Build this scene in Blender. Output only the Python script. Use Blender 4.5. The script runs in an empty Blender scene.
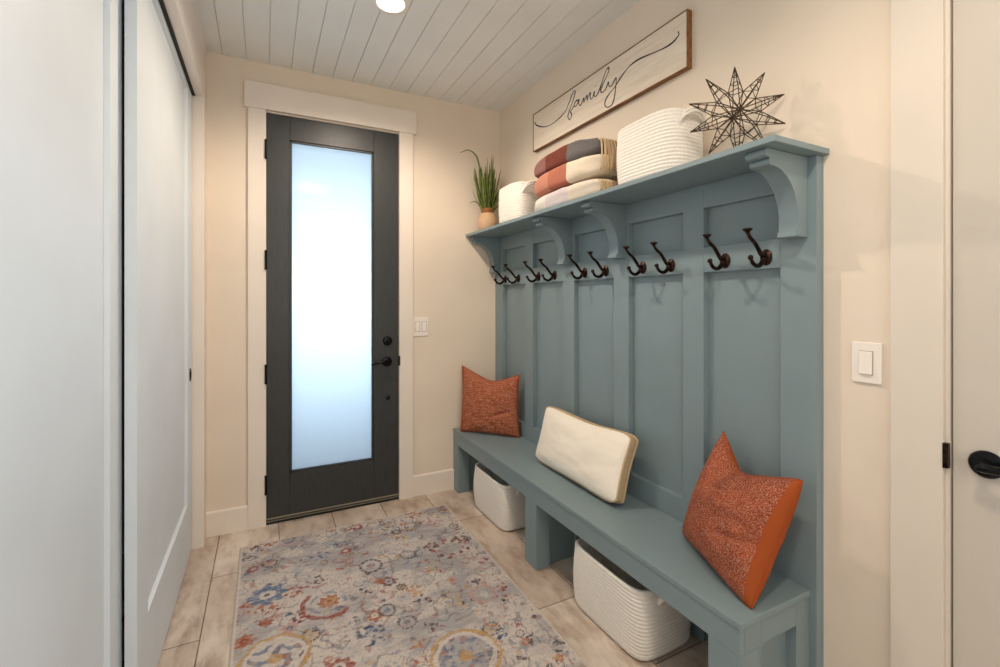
import bpy, bmesh, math, random
from mathutils import Vector, Matrix, noise
PI = math.pi
random.seed(7)
SC = bpy.context.scene
COL = SC.collection

# ------------------------------------------------------------------ camera
cam_d = bpy.data.cameras.new('camera')
cam_d.sensor_width = 36.0
cam_d.lens = 36.0 * 462.14 / 1000.0
cam_d.shift_y = -0.0336
cam_d.clip_start = 0.02
cam = bpy.data.objects.new('camera', cam_d)
COL.objects.link(cam)
cam.location = (0, 0, 1.333)
cam.rotation_euler = (PI / 2, 0, -math.radians(27.01))
SC.camera = cam

# ------------------------------------------------------------------ world, lights, exposure
W = bpy.data.worlds.new('world')
SC.world = W
W.use_nodes = True
bg = W.node_tree.nodes['Background']
bg.inputs[0].default_value = (0.55, 0.75, 1.0, 1)
bg.inputs[1].default_value = 0.4
SC.view_settings.view_transform = 'Standard'
SC.view_settings.look = 'None'
SC.view_settings.exposure = 0.1
SC.view_settings.gamma = 1.0
SC.view_settings.use_curve_mapping = False
SC.cycles.use_denoising = True
SC.cycles.max_bounces = 10
SC.cycles.diffuse_bounces = 6
SC.cycles.caustics_refractive = True
SC.cycles.sample_clamp_indirect = 6.0


def area(name, loc, rot, sx, sy, power, color):
    l = bpy.data.lights.new(name, 'AREA')
    l.shape = 'RECTANGLE'
    l.size, l.size_y = sx, sy
    l.energy = power
    l.color = color
    o = bpy.data.objects.new(name, l)
    COL.objects.link(o)
    o.location = loc
    o.rotation_euler = rot
    return o


# daylight outside the frosted entry door, shining back through the pane
area('daylight_entry', (0.43, 3.90, 1.42), (-PI / 2, 0, 0), 1.0, 1.0, 31, (0.70, 0.86, 1.0))
# warm fill light added outside an unseen rear window
area('fill_rear', (0.55, -2.62, 1.72), (PI / 2, 0, 0), 1.5, 1.15, 20, (1.0, 0.86, 0.70))
# cool fill light added for the left doors, outside an unseen side window
area('fill_side', (1.95, -1.05, 1.72), (0, PI / 2, 0), 1.1, 1.1, 56, (0.48, 0.74, 1.0))

# ------------------------------------------------------------------ material helpers
MATS = {}


def srgb(r, g, b):
    f = lambda c: (c / 255 / 12.92) if c / 255 <= 0.04045 else ((c / 255 + 0.055) / 1.055) ** 2.4
    return (f(r), f(g), f(b), 1)


class N:
    def __init__(s, name):
        s.m = bpy.data.materials.new(name)
        s.m.use_nodes = True
        s.t = s.m.node_tree
        s.n = s.t.nodes
        s.b = s.n['Principled BSDF']

    def node(s, typ, **kw):
        n = s.n.new(typ)
        for k, v in kw.items():
            setattr(n, k, v)
        return n

    def link(s, a, b):
        s.t.links.new(a, b)

    def coords(s, scale=(1, 1, 1), kind='Object', loc=(0, 0, 0), rot=(0, 0, 0)):
        tc = s.node('ShaderNodeTexCoord')
        mp = s.node('ShaderNodeMapping')
        mp.inputs['Scale'].default_value = scale
        mp.inputs['Location'].default_value = loc
        mp.inputs['Rotation'].default_value = rot
        s.link(tc.outputs[kind], mp.inputs['Vector'])
        return mp.outputs['Vector']

    def noise(s, vec, scale, detail=3, rough=0.5):
        n = s.node('ShaderNodeTexNoise')
        n.inputs['Scale'].default_value = scale
        n.inputs['Detail'].default_value = detail
        n.inputs['Roughness'].default_value = rough
        s.link(vec, n.inputs['Vector'])
        return n.outputs['Fac']

    def ramp(s, fac, stops, interp='LINEAR'):
        r = s.node('ShaderNodeValToRGB')
        r.color_ramp.interpolation = interp
        while len(r.color_ramp.elements) < len(stops):
            r.color_ramp.elements.new(0.5)
        for e, (p, c) in zip(r.color_ramp.elements, stops):
            e.position = p
            e.color = c
        s.link(fac, r.inputs['Fac'])
        return r.outputs['Color']

    def mix(s, fac, a, b, mode='MIX'):
        m = s.node('ShaderNodeMix', data_type='RGBA', blend_type=mode)
        for inp, v in ((m.inputs[0], fac), (m.inputs[6], a), (m.inputs[7], b)):
            if isinstance(v, (int, float, tuple)):
                inp.default_value = v
            else:
                s.link(v, inp)
        return m.outputs[2]

    def bump(s, h, strength=0.3, dist=0.002):
        b = s.node('ShaderNodeBump')
        b.inputs['Strength'].default_value = strength
        b.inputs['Distance'].default_value = dist
        s.link(h, b.inputs['Height'])
        s.link(b.outputs['Normal'], s.b.inputs['Normal'])

    def base(s, c):
        if isinstance(c, tuple):
            s.b.inputs['Base Color'].default_value = c
        else:
            s.link(c, s.b.inputs['Base Color'])

    def rough(s, r, metal=0.0, spec=0.5):
        s.b.inputs['Roughness'].default_value = r
        s.b.inputs['Metallic'].default_value = metal
        s.b.inputs['Specular IOR Level'].default_value = spec
        return s


def paint(name, col, rough=0.5, bump=0.08, scale=60, var=0.03, spec=0.4):
    m = N(name)
    v = m.coords()
    f = m.noise(v, scale, 4)
    dark = tuple(c * (1 - var) for c in col[:3]) + (1,)
    lite = tuple(min(1, c * (1 + var)) for c in col[:3]) + (1,)
    m.base(m.ramp(m.noise(v, 3.0, 2), [(0.3, dark), (0.7, lite)]))
    m.rough(rough, 0, spec)
    m.bump(f, bump, 0.001)
    MATS[name] = m.m
    return m.m


def fabric(name, col, scale=400, rough=0.9, strength=0.5):
    m = N(name)
    v = m.coords()
    w = m.node('ShaderNodeTexWave', wave_type='BANDS', bands_direction='Z')
    w.inputs['Scale'].default_value = scale / 6
    w.inputs['Distortion'].default_value = 1.5
    m.link(v, w.inputs['Vector'])
    f = m.noise(v, scale, 2)
    h = m.mix(0.5, w.outputs['Color'], f)
    m.base(m.mix(f, tuple(c * 0.9 for c in col[:3]) + (1,), tuple(min(1, c * 1.08) for c in col[:3]) + (1,)))
    m.rough(rough, 0, 0.15)
    m.bump(h, strength, 0.0015)
    MATS[name] = m.m
    return m.m


paint('wall_paint', srgb(227, 213, 195), 0.75, 0.15, 90)
paint('jamb_cream', srgb(220, 210, 196), 0.5, 0.03)
paint('door_cream', srgb(200, 192, 180), 0.45, 0.03)
paint('trim_paint', srgb(231, 220, 208), 0.45, 0.03)
paint('door_paint', srgb(214, 220, 223), 0.4, 0.03)
paint('ceiling_paint', srgb(229, 229, 225), 0.55, 0.04)
paint('tree_paint', srgb(125, 142, 146), 0.42, 0.04, 40, 0.03, 0.45)
paint('closet_dark', srgb(70, 62, 54), 0.8)
paint('plastic_white', srgb(240, 232, 222), 0.35, 0.0)
paint('shadow_black', srgb(16, 16, 15), 0.6)
paint('brass_strip', srgb(150, 140, 120), 0.35, 0.02)
m = N('bronze')
f = m.noise(m.coords(), 60, 3)
m.base(m.ramp(f, [(0.35, srgb(18, 14, 13)), (0.75, srgb(70, 44, 34))]))
m.rough(0.35, 0.85)
MATS['bronze'] = m.m
m = N('aged_wire')
m.base(srgb(74, 58, 44))
m.rough(0.45, 0.6)
MATS['aged_wire'] = m.m
m = N('black_metal')
m.base(srgb(22, 24, 27))
m.rough(0.25, 0.7)
MATS['black_metal'] = m.m
m = N('lamp_glow')
m.base((1, 1, 1, 1))
m.b.inputs['Emission Color'].default_value = (1, 0.86, 0.68, 1)
m.b.inputs['Emission Strength'].default_value = 9.0
MATS['lamp_glow'] = m.m

# dark painted wood of the entry door
m = N('door_dark')
v = m.coords((60, 60, 2.2))
g = m.noise(v, 4, 5, 0.6)
m.base(m.ramp(g, [(0.3, srgb(38, 41, 43)), (0.7, srgb(58, 61, 62))]))
m.rough(0.40, 0, 0.5)
m.bump(g, 0.12, 0.001)
MATS['door_dark'] = m.m

# frosted pane
m = N('frosted_glass')
out = m.n['Material Output']
tr = m.node('ShaderNodeBsdfTranslucent')
tr.inputs['Color'].default_value = (0.9, 0.96, 1.0, 1)
gl = m.node('ShaderNodeBsdfGlossy')
gl.inputs['Roughness'].default_value = 0.06
gl.inputs['Color'].default_value = (1, 1, 1, 1)
fr = m.node('ShaderNodeFresnel')
fr.inputs['IOR'].default_value = 1.45
wv = m.node('ShaderNodeTexWave', wave_type='BANDS', bands_direction='X')
wv.inputs['Scale'].default_value = 14
wv.inputs['Distortion'].default_value = 2.0
m.link(m.coords((1, 1, 0.15)), wv.inputs['Vector'])
bp_ = m.node('ShaderNodeBump')
bp_.inputs['Strength'].default_value = 0.10
bp_.inputs['Distance'].default_value = 0.002
m.link(wv.outputs['Fac'], bp_.inputs['Height'])
m.link(bp_.outputs['Normal'], gl.inputs['Normal'])
mx = m.node('ShaderNodeMixShader')
m.link(fr.outputs[0], mx.inputs[0])
m.link(tr.outputs[0], mx.inputs[1])
m.link(gl.outputs[0], mx.inputs[2])
m.link(mx.outputs[0], out.inputs['Surface'])
MATS['frosted_glass'] = m.m

# floor tile : wood-look stone planks running along the hall
m = N('floor_tile')
tc = m.node('ShaderNodeTexCoord')
sp = m.node('ShaderNodeSeparateXYZ')
m.link(tc.outputs['Object'], sp.inputs[0])
ax = m.node('ShaderNodeMath', operation='ADD'); ax.inputs[1].default_value = -2.148 + 0.45 + 9.0
ay = m.node('ShaderNodeMath', operation='ADD'); ay.inputs[1].default_value = 0.526 + 6.0
m.link(sp.outputs['Y'], ax.inputs[0])
m.link(sp.outputs['X'], ay.inputs[0])
cb = m.node('ShaderNodeCombineXYZ')
m.link(ax.outputs[0], cb.inputs[0])
m.link(ay.outputs[0], cb.inputs[1])
br = m.node('ShaderNodeTexBrick')
br.offset = 0.5
br.inputs['Scale'].default_value = 1.0
br.inputs['Brick Width'].default_value = 0.9
br.inputs['Row Height'].default_value = 0.3
br.inputs['Mortar Size'].default_value = 0.0026
br.inputs['Mortar Smooth'].default_value = 0.2
br.inputs['Color1'].default_value = srgb(238, 229, 220)
br.inputs['Color2'].default_value = srgb(218, 203, 190)
br.inputs['Mortar'].default_value = srgb(136, 118, 104)
m.link(cb.outputs[0], br.inputs['Vector'])
vein = m.noise(m.coords((5, 1.6, 1)), 2.6, 6, 0.62)
cl = m.noise(m.coords((2, 1.2, 1)), 2.0, 4, 0.6)
c1 = m.mix(0.75, br.outputs['Color'], m.ramp(vein, [(0.32, srgb(172, 148, 126)), (0.5, srgb(232, 224, 214)), (0.72, srgb(250, 246, 240))]), 'MULTIPLY')
c2 = m.mix(0.5, c1, m.ramp(cl, [(0.35, srgb(170, 150, 130)), (0.6, srgb(255, 255, 255))]), 'MULTIPLY')
m.base(c2)
m.rough(0.42, 0, 0.4)
bm_ = m.node('ShaderNodeBump', invert=True)
bm_.inputs['Strength'].default_value = 0.5
bm_.inputs['Distance'].default_value = 0.002
m.link(br.outputs['Fac'], bm_.inputs['Height'])
m.link(bm_.outputs['Normal'], m.b.inputs['Normal'])
MATS['floor_tile'] = m.m

# rug (colours come from the woven pattern attribute) with a pile bump
m = N('rug_wool')
at = m.node('ShaderNodeAttribute', attribute_name='weave')
f1 = m.noise(m.coords((1, 2.5, 1)), 90, 3, 0.7)
c = m.mix(0.55, at.outputs['Color'], m.ramp(f1, [(0.3, srgb(184, 180, 178)), (0.52, srgb(240, 237, 234)), (0.8, srgb(255, 252, 248))]), 'MULTIPLY')
m.base(c)
m.rough(0.95, 0, 0.1)
m.bump(f1, 0.6, 0.003)
MATS['rug_wool'] = m.m

# rope
m = N('white_rope')
v = m.coords()
f = m.noise(v, 160, 3)
m.base(m.mix(f, srgb(216, 208, 196), srgb(250, 245, 236)))
m.rough(0.9, 0, 0.1)
m.bump(f, 0.5, 0.002)
MATS['white_rope'] = m.m

# pillow cloths
m = N('rust_boucle')
v = m.coords()
vo = m.node('ShaderNodeTexVoronoi')
vo.inputs['Scale'].default_value = 170
m.link(v, vo.inputs['Vector'])
f = m.noise(v, 270, 3, 0.8)
big = m.noise(v, 14, 3, 0.6)
fl = m.ramp(f, [(0.49, (0, 0, 0, 1)), (0.62, (1, 1, 1, 1))])
basec = m.ramp(big, [(0.35, srgb(124, 52, 24)), (0.7, srgb(158, 72, 34))])
sel = m.mix(big, (0, 0, 0, 1), fl)
m.base(m.mix(m.mix(0.6, (0, 0, 0, 1), fl), basec, srgb(220, 170, 148)))
m.rough(0.85, 0, 0.2)
m.bump(m.mix(0.5, vo.outputs['Distance'], f), 0.8, 0.004)
MATS['rust_boucle'] = m.m
fabric('rust_plain', srgb(160, 78, 38), 300)
m = N('rust_lines')
v = m.coords()
w1 = m.node('ShaderNodeTexWave', wave_type='BANDS', bands_direction='DIAGONAL')
w1.inputs['Scale'].default_value = 30
w1.inputs['Distortion'].default_value = 9
w1.inputs['Detail'].default_value = 3
w1.inputs['Detail Scale'].default_value = 2.0
m.link(v, w1.inputs['Vector'])
f = m.noise(v, 240, 3, 0.7)
msk = m.mix(1.0, m.ramp(w1.outputs['Fac'], [(0.55, (0, 0, 0, 1)), (0.8, (1, 1, 1, 1))]), m.ramp(f, [(0.42, (0, 0, 0, 1)), (0.6, (1, 1, 1, 1))]), 'MULTIPLY')
m.base(m.mix(msk, m.mix(f, srgb(134, 70, 44), srgb(168, 92, 60)), srgb(196, 142, 120)))
m.rough(0.85, 0, 0.2)
m.bump(m.mix(0.5, f, w1.outputs['Color']), 0.6, 0.002)
MATS['rust_lines'] = m.m
fabric('cream_cloth', srgb(246, 236, 220), 260)
fabric('tan_trim', srgb(190, 166, 132), 260)
fabric('fringe_tan', srgb(204, 178, 142), 300)
fabric('cream_throw', srgb(240, 226, 206), 240)


def banded(name, stops, scale=260):
    m = N(name)
    tc = m.node('ShaderNodeTexCoord')
    sp = m.node('ShaderNodeSeparateXYZ')
    m.link(tc.outputs['Object'], sp.inputs[0])
    mp = m.node('ShaderNodeMapRange')
    mp.inputs['From Min'].default_value = 0.32
    mp.inputs['From Max'].default_value = -0.32
    m.link(sp.outputs['Y'], mp.inputs['Value'])
    c = m.ramp(mp.outputs[0], stops, 'CONSTANT')
    f = m.noise(m.coords((1, 1, 3)), scale, 3, 0.7)
    m.base(m.mix(0.6, c, m.ramp(f, [(0.35, srgb(170, 166, 162)), (0.65, srgb(255, 255, 255))]), 'MULTIPLY'))
    m.rough(0.95, 0, 0.1)
    m.bump(f, 0.7, 0.003)
    MATS[name] = m.m


banded('throw_top', [(0, srgb(146, 104, 98)), (0.30, srgb(120, 68, 58)), (0.59, srgb(116, 112, 112))])
banded('throw_mid', [(0, srgb(208, 144, 122)), (0.34, srgb(190, 120, 98)), (0.59, srgb(240, 226, 204))])
banded('throw_low', [(0, srgb(240, 232, 222)), (0.3, srgb(224, 214, 214)), (0.62, srgb(238, 226, 208))])

m = N('sign_board')
v = m.coords((1, 1.4, 18))
f = m.noise(v, 3, 5, 0.6)
m.base(m.ramp(f, [(0.3, srgb(222, 206, 186)), (0.7, srgb(240, 229, 212))]))
m.rough(0.75)
m.bump(f, 0.15, 0.001)
MATS['sign_board'] = m.m
m = N('frame_wood')
v = m.coords((8, 2, 8))
f = m.noise(v, 6, 5, 0.6)
m.base(m.ramp(f, [(0.3, srgb(96, 60, 28)), (0.7, srgb(156, 106, 56))]))
m.rough(0.6)
MATS['frame_wood'] = m.m
paint('ink', srgb(44, 40, 38), 0.6, 0)
m = N('leaf')
f = m.noise(m.coords((1, 1, 1)), 30, 3)
m.base(m.ramp(f, [(0.3, srgb(56, 76, 24)), (0.55, srgb(104, 120, 46)), (0.8, srgb(160, 150, 80))]))
m.rough(0.45)
MATS['leaf'] = m.m
paint('pot_clay', srgb(214, 176, 140), 0.6, 0.3, 50, 0.12)
paint('pot_rim', srgb(150, 92, 52), 0.6, 0.3, 50, 0.1)
paint('concrete_out', srgb(110, 120, 132), 0.9)

# ------------------------------------------------------------------ mesh helpers


def add_box(bm, x0, x1, y0, y1, z0, z1, bevel=0.0, seg=2):
    b = bmesh.new()
    bmesh.ops.create_cube(b, size=1)
    for v in b.verts:
        v.co = Vector(((x0 + x1) / 2 + v.co.x * (x1 - x0), (y0 + y1) / 2 + v.co.y * (y1 - y0), (z0 + z1) / 2 + v.co.z * (z1 - z0)))
    if bevel > 0:
        bmesh.ops.bevel(b, geom=b.edges[:], offset=bevel, segments=seg, profile=0.5, affect='EDGES')
    me = bpy.data.meshes.new('tmp')
    b.to_mesh(me)
    b.free()
    bm.from_mesh(me)
    bpy.data.meshes.remove(me)


def catmull(pts, n=6):
    P = [Vector(p) for p in pts]
    P = [P[0] * 2 - P[1]] + P + [P[-1] * 2 - P[-2]]
    out = []
    for i in range(1, len(P) - 2):
        for k in range(n):
            t = k / n
            a, b, c, d = P[i - 1], P[i], P[i + 1], P[i + 2]
            out.append(0.5 * ((2 * b) + (c - a) * t + (2 * a - 5 * b + 4 * c - d) * t * t + (3 * b - a - 3 * c + d) * t ** 3))
    out.append(P[-2])
    return out


def add_tube(bm, pts, rad, sides=8, closed=False):
    pts = [Vector(p) for p in pts]
    n = len(pts)
    if not isinstance(rad, (list, tuple)):
        rad = [rad] * n
    rings = []
    up = None
    for i in range(n):
        if closed:
            t = pts[(i + 1) % n] - pts[i - 1]
        else:
            t = pts[min(i + 1, n - 1)] - pts[max(i - 1, 0)]
        if t.length < 1e-9:
            t = Vector((0, 0, 1))
        t.normalize()
        if up is None:
            up = t.orthogonal().normalized()
        else:
            up = (up - t * up.dot(t))
            up = up.normalized() if up.length > 1e-6 else t.orthogonal().normalized()
        s = t.cross(up)
        rings.append([bm.verts.new(pts[i] + (up * math.cos(a) + s * math.sin(a)) * rad[i]) for a in [2 * PI * k / sides for k in range(sides)]])
    m = n if closed else n - 1
    for i in range(m):
        A, B = rings[i], rings[(i + 1) % n]
        for k in range(sides):
            bm.faces.new((A[k], A[(k + 1) % sides], B[(k + 1) % sides], B[k]))
    if not closed:
        bm.faces.new(rings[0][::-1])
        bm.faces.new(rings[-1])


def add_lathe(bm, prof, c=(0, 0, 0), seg=32, axis='Z', cap=True):
    """prof: (radius, height) list; axis: direction of the height"""
    rings = []
    c = Vector(c)
    for r, h in prof:
        ring = []
        for k in range(seg):
            a = 2 * PI * k / seg
            u, w = r * math.cos(a), r * math.sin(a)
            if axis == 'Z':
                p = Vector((u, w, h))
            elif axis == 'X':
                p = Vector((h, u, w))
            else:
                p = Vector((w, h, u))
            ring.append(bm.verts.new(c + p))
        rings.append(ring)
    for A, B in zip(rings, rings[1:]):
        for k in range(seg):
            bm.faces.new((A[k], A[(k + 1) % seg], B[(k + 1) % seg], B[k]))
    if cap:
        bm.faces.new(rings[0][::-1])
        bm.faces.new(rings[-1])


def add_prism(bm, poly, a0, a1, axis='Y', bevel=0.0):
    """poly in the plane normal to axis. Y: (x,z); X: (y,z); Z: (x,y)"""
    def P(u, v, a):
        return {'Y': (u, a, v), 'X': (a, u, v), 'Z': (u, v, a)}[axis]
    b = bmesh.new()
    A = [b.verts.new(P(u, v, a0)) for u, v in poly]
    B = [b.verts.new(P(u, v, a1)) for u, v in poly]
    n = len(poly)
    b.faces.new(A)
    b.faces.new(B[::-1])
    for k in range(n):
        b.faces.new((A[k], B[k], B[(k + 1) % n], A[(k + 1) % n]))
    if bevel:
        es = [e for e in b.edges if abs((e.verts[0].co - e.verts[1].co).dot(Vector(P(0, 0, 1)) - Vector(P(0, 0, 0)))) < 1e-6]
        bmesh.ops.bevel(b, geom=es, offset=bevel, segments=2, affect='EDGES')
    bmesh.ops.recalc_face_normals(b, faces=b.faces[:])
    me = bpy.data.meshes.new('tmp')
    b.to_mesh(me)
    b.free()
    bm.from_mesh(me)
    bpy.data.meshes.remove(me)


def obj(name, bm, mat, parent=None, smooth=False, recalc=True, angle=None):
    if recalc:
        bmesh.ops.recalc_face_normals(bm, faces=bm.faces[:])
    me = bpy.data.meshes.new(name)
    bm.to_mesh(me)
    bm.free()
    mats = mat if isinstance(mat, (list, tuple)) else [mat]
    for q in mats:
        me.materials.append(MATS[q] if isinstance(q, str) else q)
    o = bpy.data.objects.new(name, me)
    COL.objects.link(o)
    if smooth or angle:
        for p in me.polygons:
            p.use_smooth = True
        if angle:
            try:
                me.set_sharp_from_angle(angle=math.radians(angle))
            except Exception:
                pass
    if parent is not None:
        o.parent = parent
        if parent.type == 'EMPTY' or True:
            bpy.context.view_layer.update()
            o.matrix_parent_inverse = parent.matrix_world.inverted()
    return o


def empty(name, loc=(0, 0, 0)):
    o = bpy.data.objects.new(name, None)
    o.empty_display_size = 0.05
    COL.objects.link(o)
    o.location = loc
    return o


def tag(o, label, cat, group=None, kind=None):
    o['label'] = label
    o['category'] = cat
    if group:
        o['group'] = group
    if kind:
        o['kind'] = kind
    return o


def struct(o):
    o['kind'] = 'structure'
    return o


def B(*boxes, bevel=0.0):
    bm = bmesh.new()
    for b in boxes:
        add_box(bm, *b, bevel=bevel)
    return bm


# ------------------------------------------------------------------ the room
XL, XR, YB, ZC = -0.29, 1.56, 3.065, 2.73
YR = -2.4
struct(obj('floor', B((-0.95, 1.75, YR - 0.1, 3.2, -0.08, 0.0)), 'floor_tile'))

# tongue-and-groove ceiling : one profile swept along the hall, with a hole left for the can light
bm = bmesh.new()
pw = 0.1183
x = -0.211 - 6 * pw
prof = []
while x < 1.75:
    prof += [(x + 0.002, ZC), (x + pw - 0.002, ZC), (x + pw - 0.001, ZC + 0.007), (x + pw + 0.001, ZC + 0.007)]
    x += pw
poly = prof + [(prof[-1][0], ZC + 0.1), (prof[0][0], ZC + 0.1)]
add_prism(bm, poly, YR - 0.1, 3.2, 'Y')
struct(obj('ceiling', bm, 'ceiling_paint'))

# back wall with the entry door opening
DX0, DX1, DZ = 0.005, 0.805, 2.447
bm = B((-0.95, DX0, YB, YB + 0.14, 0, ZC), (DX1, 1.75, YB, YB + 0.14, 0, ZC), (DX0, DX1, YB, YB + 0.14, DZ, ZC))
struct(obj('wall_back', bm, 'wall_paint'))
# right wall with a door opening near the camera
RY0, RY1, RZ = -0.30, 0.530, 2.447
bm = B((XR, XR + 0.14, RY1, YB, 0, ZC), (XR, XR + 0.14, YR, -1.65, 0, ZC), (XR, XR + 0.14, -0.45, RY0, 0, ZC),
       (XR, XR + 0.14, -1.65, -0.45, 0, 1.1), (XR, XR + 0.14, -1.65, -0.45, 2.3, ZC), (XR, XR + 0.14, RY0, RY1, RZ, ZC))
struct(obj('wall_right', bm, 'wall_paint'))
# left wall : closet opening from Y 0.35 to 2.94
CY0, CY1, CZ = 0.35, 2.945, 2.43
bm = B((XL - 0.16, XL, CY1, YB, 0, ZC), (XL - 0.16, XL, YR, CY0, 0, ZC), (XL - 0.16, XL, CY0, CY1, CZ, ZC))
struct(obj('wall_left', bm, 'trim_paint'))
bm = B((-0.95, -0.93, YR, YB, 0, ZC))
struct(obj('wall_closet', bm, 'wall_paint'))
# rear wall, with an unseen window added to let the warm fill in
WX0, WX1, WZ0, WZ1 = -0.15, 1.4, 1.05, 2.35
bm = B((-0.95, WX0, YR - 0.12, YR, 0, ZC), (WX1, 1.75, YR - 0.12, YR, 0, ZC), (WX0, WX1, YR - 0.12, YR, 0, WZ0), (WX0, WX1, YR - 0.12, YR, WZ1, ZC))
struct(obj('wall_rear', bm, 'wall_paint'))
w1 = struct(empty('added_window_1', ((WX0 + WX1) / 2, YR, WZ0)))
xm = (WX0 + WX1) / 2
obj('added_window_frame', B((WX0, WX0 + 0.05, YR - 0.09, YR - 0.03, WZ0, WZ1), (WX1 - 0.05, WX1, YR - 0.09, YR - 0.03, WZ0, WZ1), (WX0, WX1, YR - 0.09, YR - 0.03, WZ0, WZ0 + 0.05),
                      (WX0, WX1, YR - 0.09, YR - 0.03, WZ1 - 0.05, WZ1), (xm - 0.02, xm + 0.02, YR - 0.09, YR - 0.03, WZ0, WZ1)), 'trim_paint', w1)

w2 = struct(empty('added_window_2', (XR, -1.05, 1.1)))  # unseen side window, added as an opening for the cool fill light
obj('added_window_frame', B((XR + 0.03, XR + 0.09, -1.65, -1.60, 1.1, 2.3), (XR + 0.03, XR + 0.09, -0.50, -0.45, 1.1, 2.3), (XR + 0.03, XR + 0.09, -1.60, -0.50, 1.1, 1.15),
                      (XR + 0.03, XR + 0.09, -1.60, -0.50, 2.25, 2.3)), 'trim_paint', w2)

# trims : casing of the entry door
bm = B((-0.085, DX0 + 0.004, YB - 0.02, YB, 0, 2.452), (DX1 - 0.004, 0.895, YB - 0.02, YB, 0, 2.452), bevel=0.0015)
add_box(bm, -0.105, 0.915, YB - 0.028, YB, 2.452, 2.602, 0.0015)
struct(obj('trim_1', bm, 'trim_paint'))
# jamb lining and stop
bm = B((DX0, DX0 + 0.003, YB, YB + 0.13, 0, DZ), (DX1 - 0.003, DX1, YB, YB + 0.13, 0, DZ), (DX0, DX1, YB, YB + 0.13, DZ - 0.003, DZ),
       (DX0 + 0.003, DX0 + 0.016, YB + 0.05, YB + 0.09, 0, DZ - 0.003), (DX1 - 0.016, DX1 - 0.003, YB + 0.05, YB + 0.09, 0, DZ - 0.003), (DX0, DX1, YB + 0.05, YB + 0.09, DZ - 0.016, DZ - 0.003))
struct(obj('trim_2', bm, 'trim_paint'))
# casing of the right door
bm = B((XR - 0.016, XR, 0.538, 0.650, 0, 2.452), (XR - 0.016, XR, -0.42, RY0 - 0.008, 0, 2.452), (XR - 0.02, XR, -0.44, 0.67, 2.452, 2.6), bevel=0.0015)
add_box(bm, XR - 0.004, XR + 0.12, 0.5285, 0.5375, 0, 2.45)
struct(obj('trim_3', bm, 'jamb_cream'))
# sliding track under the closet header
struct(obj('trim_4', B((-0.425, -0.330, CY0, CY1 - 0.003, 2.4235, 2.4295)), 'shadow_black'))

# baseboards


def base_prof(d, s):      # profile in (out, z)
    return [(0, 0), (d * s, 0), (d * s, 0.132), (d * 0.55 * s, 0.140), (0, 0.140)]


bm = bmesh.new()
for a, b in ((XL, -0.0852), (0.8952, 1.30)):
    add_prism(bm, [(YB - p, z) for p, z in base_prof(0.015, 1)], a, b, 'X')
struct(obj('baseboard_back', bm, 'trim_paint'))
bm = bmesh.new()
add_prism(bm, [(XR - p, z) for p, z in base_prof(0.015, 1)], 0.651, 0.845, 'Y')
add_prism(bm, [(XR - p, z) for p, z in base_prof(0.015, 1)], YR, -0.421, 'Y')
struct(obj('baseboard_right', bm, 'trim_paint'))

# ------------------------------------------------------------------ entry door (door_1)
d1 = struct(empty('door_1', (0.4, YB, 0)))
LX0, LX1, LZ0, LZ1 = 0.0105, 0.7995, 0.018, 2.441
GX0, GX1, GZ0, GZ1 = 0.137, 0.638, 0.285, 2.300
ft, bk = YB + 0.002, YB + 0.046
bm = bmesh.new()
for bx in ((LX0, GX0, ft, bk, LZ0, LZ1), (GX1, LX1, ft, bk, LZ0, LZ1), (GX0 + 0.001, GX1 - 0.001, ft, bk, LZ0, GZ0), (GX0 + 0.001, GX1 - 0.001, ft, bk, GZ1, LZ1)):
    add_box(bm, *bx, bevel=0.0012)
obj('door_leaf', bm, 'door_dark', d1)
bm = bmesh.new()
s = 0.012
for bx in ((GX0, GX0 + s, ft + 0.008, bk - 0.008, GZ0, GZ1), (GX1 - s, GX1, ft + 0.008, bk - 0.008, GZ0, GZ1), (GX0, GX1, ft + 0.008, bk - 0.008, GZ0, GZ0 + s), (GX0, GX1, ft + 0.008, bk - 0.008, GZ1 - s, GZ1)):
    add_box(bm, *bx, bevel=0.002)
obj('glazing_bead', bm, 'door_dark', d1)
obj('glass_pane', B((GX0 + 0.006, GX1 - 0.006, ft + 0.020, ft + 0.025, GZ0 + 0.006, GZ1 - 0.006)), 'frosted_glass', d1)
obj('door_sweep', B((LX0, LX1, ft - 0.006, ft + 0.0, 0.030, 0.036), (LX0, LX1, ft + 0.002, bk - 0.005, 0.004, 0.02)), 'brass_strip', d1)
obj('threshold', B((DX0 + 0.003, DX1 - 0.003, YB - 0.004, YB + 0.12, 0.0, 0.012), bevel=0.003), 'shadow_black', d1)
for z in (2.218, 1.568, 0.896, 0.245):
    bm = bmesh.new()
    add_lathe(bm, [(0.0065, z - 0.05), (0.0065, z + 0.05)], (0.0075, YB - 0.0275, 0), 12)
    add_lathe(bm, [(0.004, z - 0.058), (0.008, z - 0.052), (0.008, z - 0.048)], (0.0075, YB - 0.0275, 0), 12)
    add_lathe(bm, [(0.008, z + 0.048), (0.008, z + 0.052), (0.004, z + 0.058)], (0.0075, YB - 0.0275, 0), 12)
    obj('hinge', bm, 'black_metal', d1, angle=40)


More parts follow.
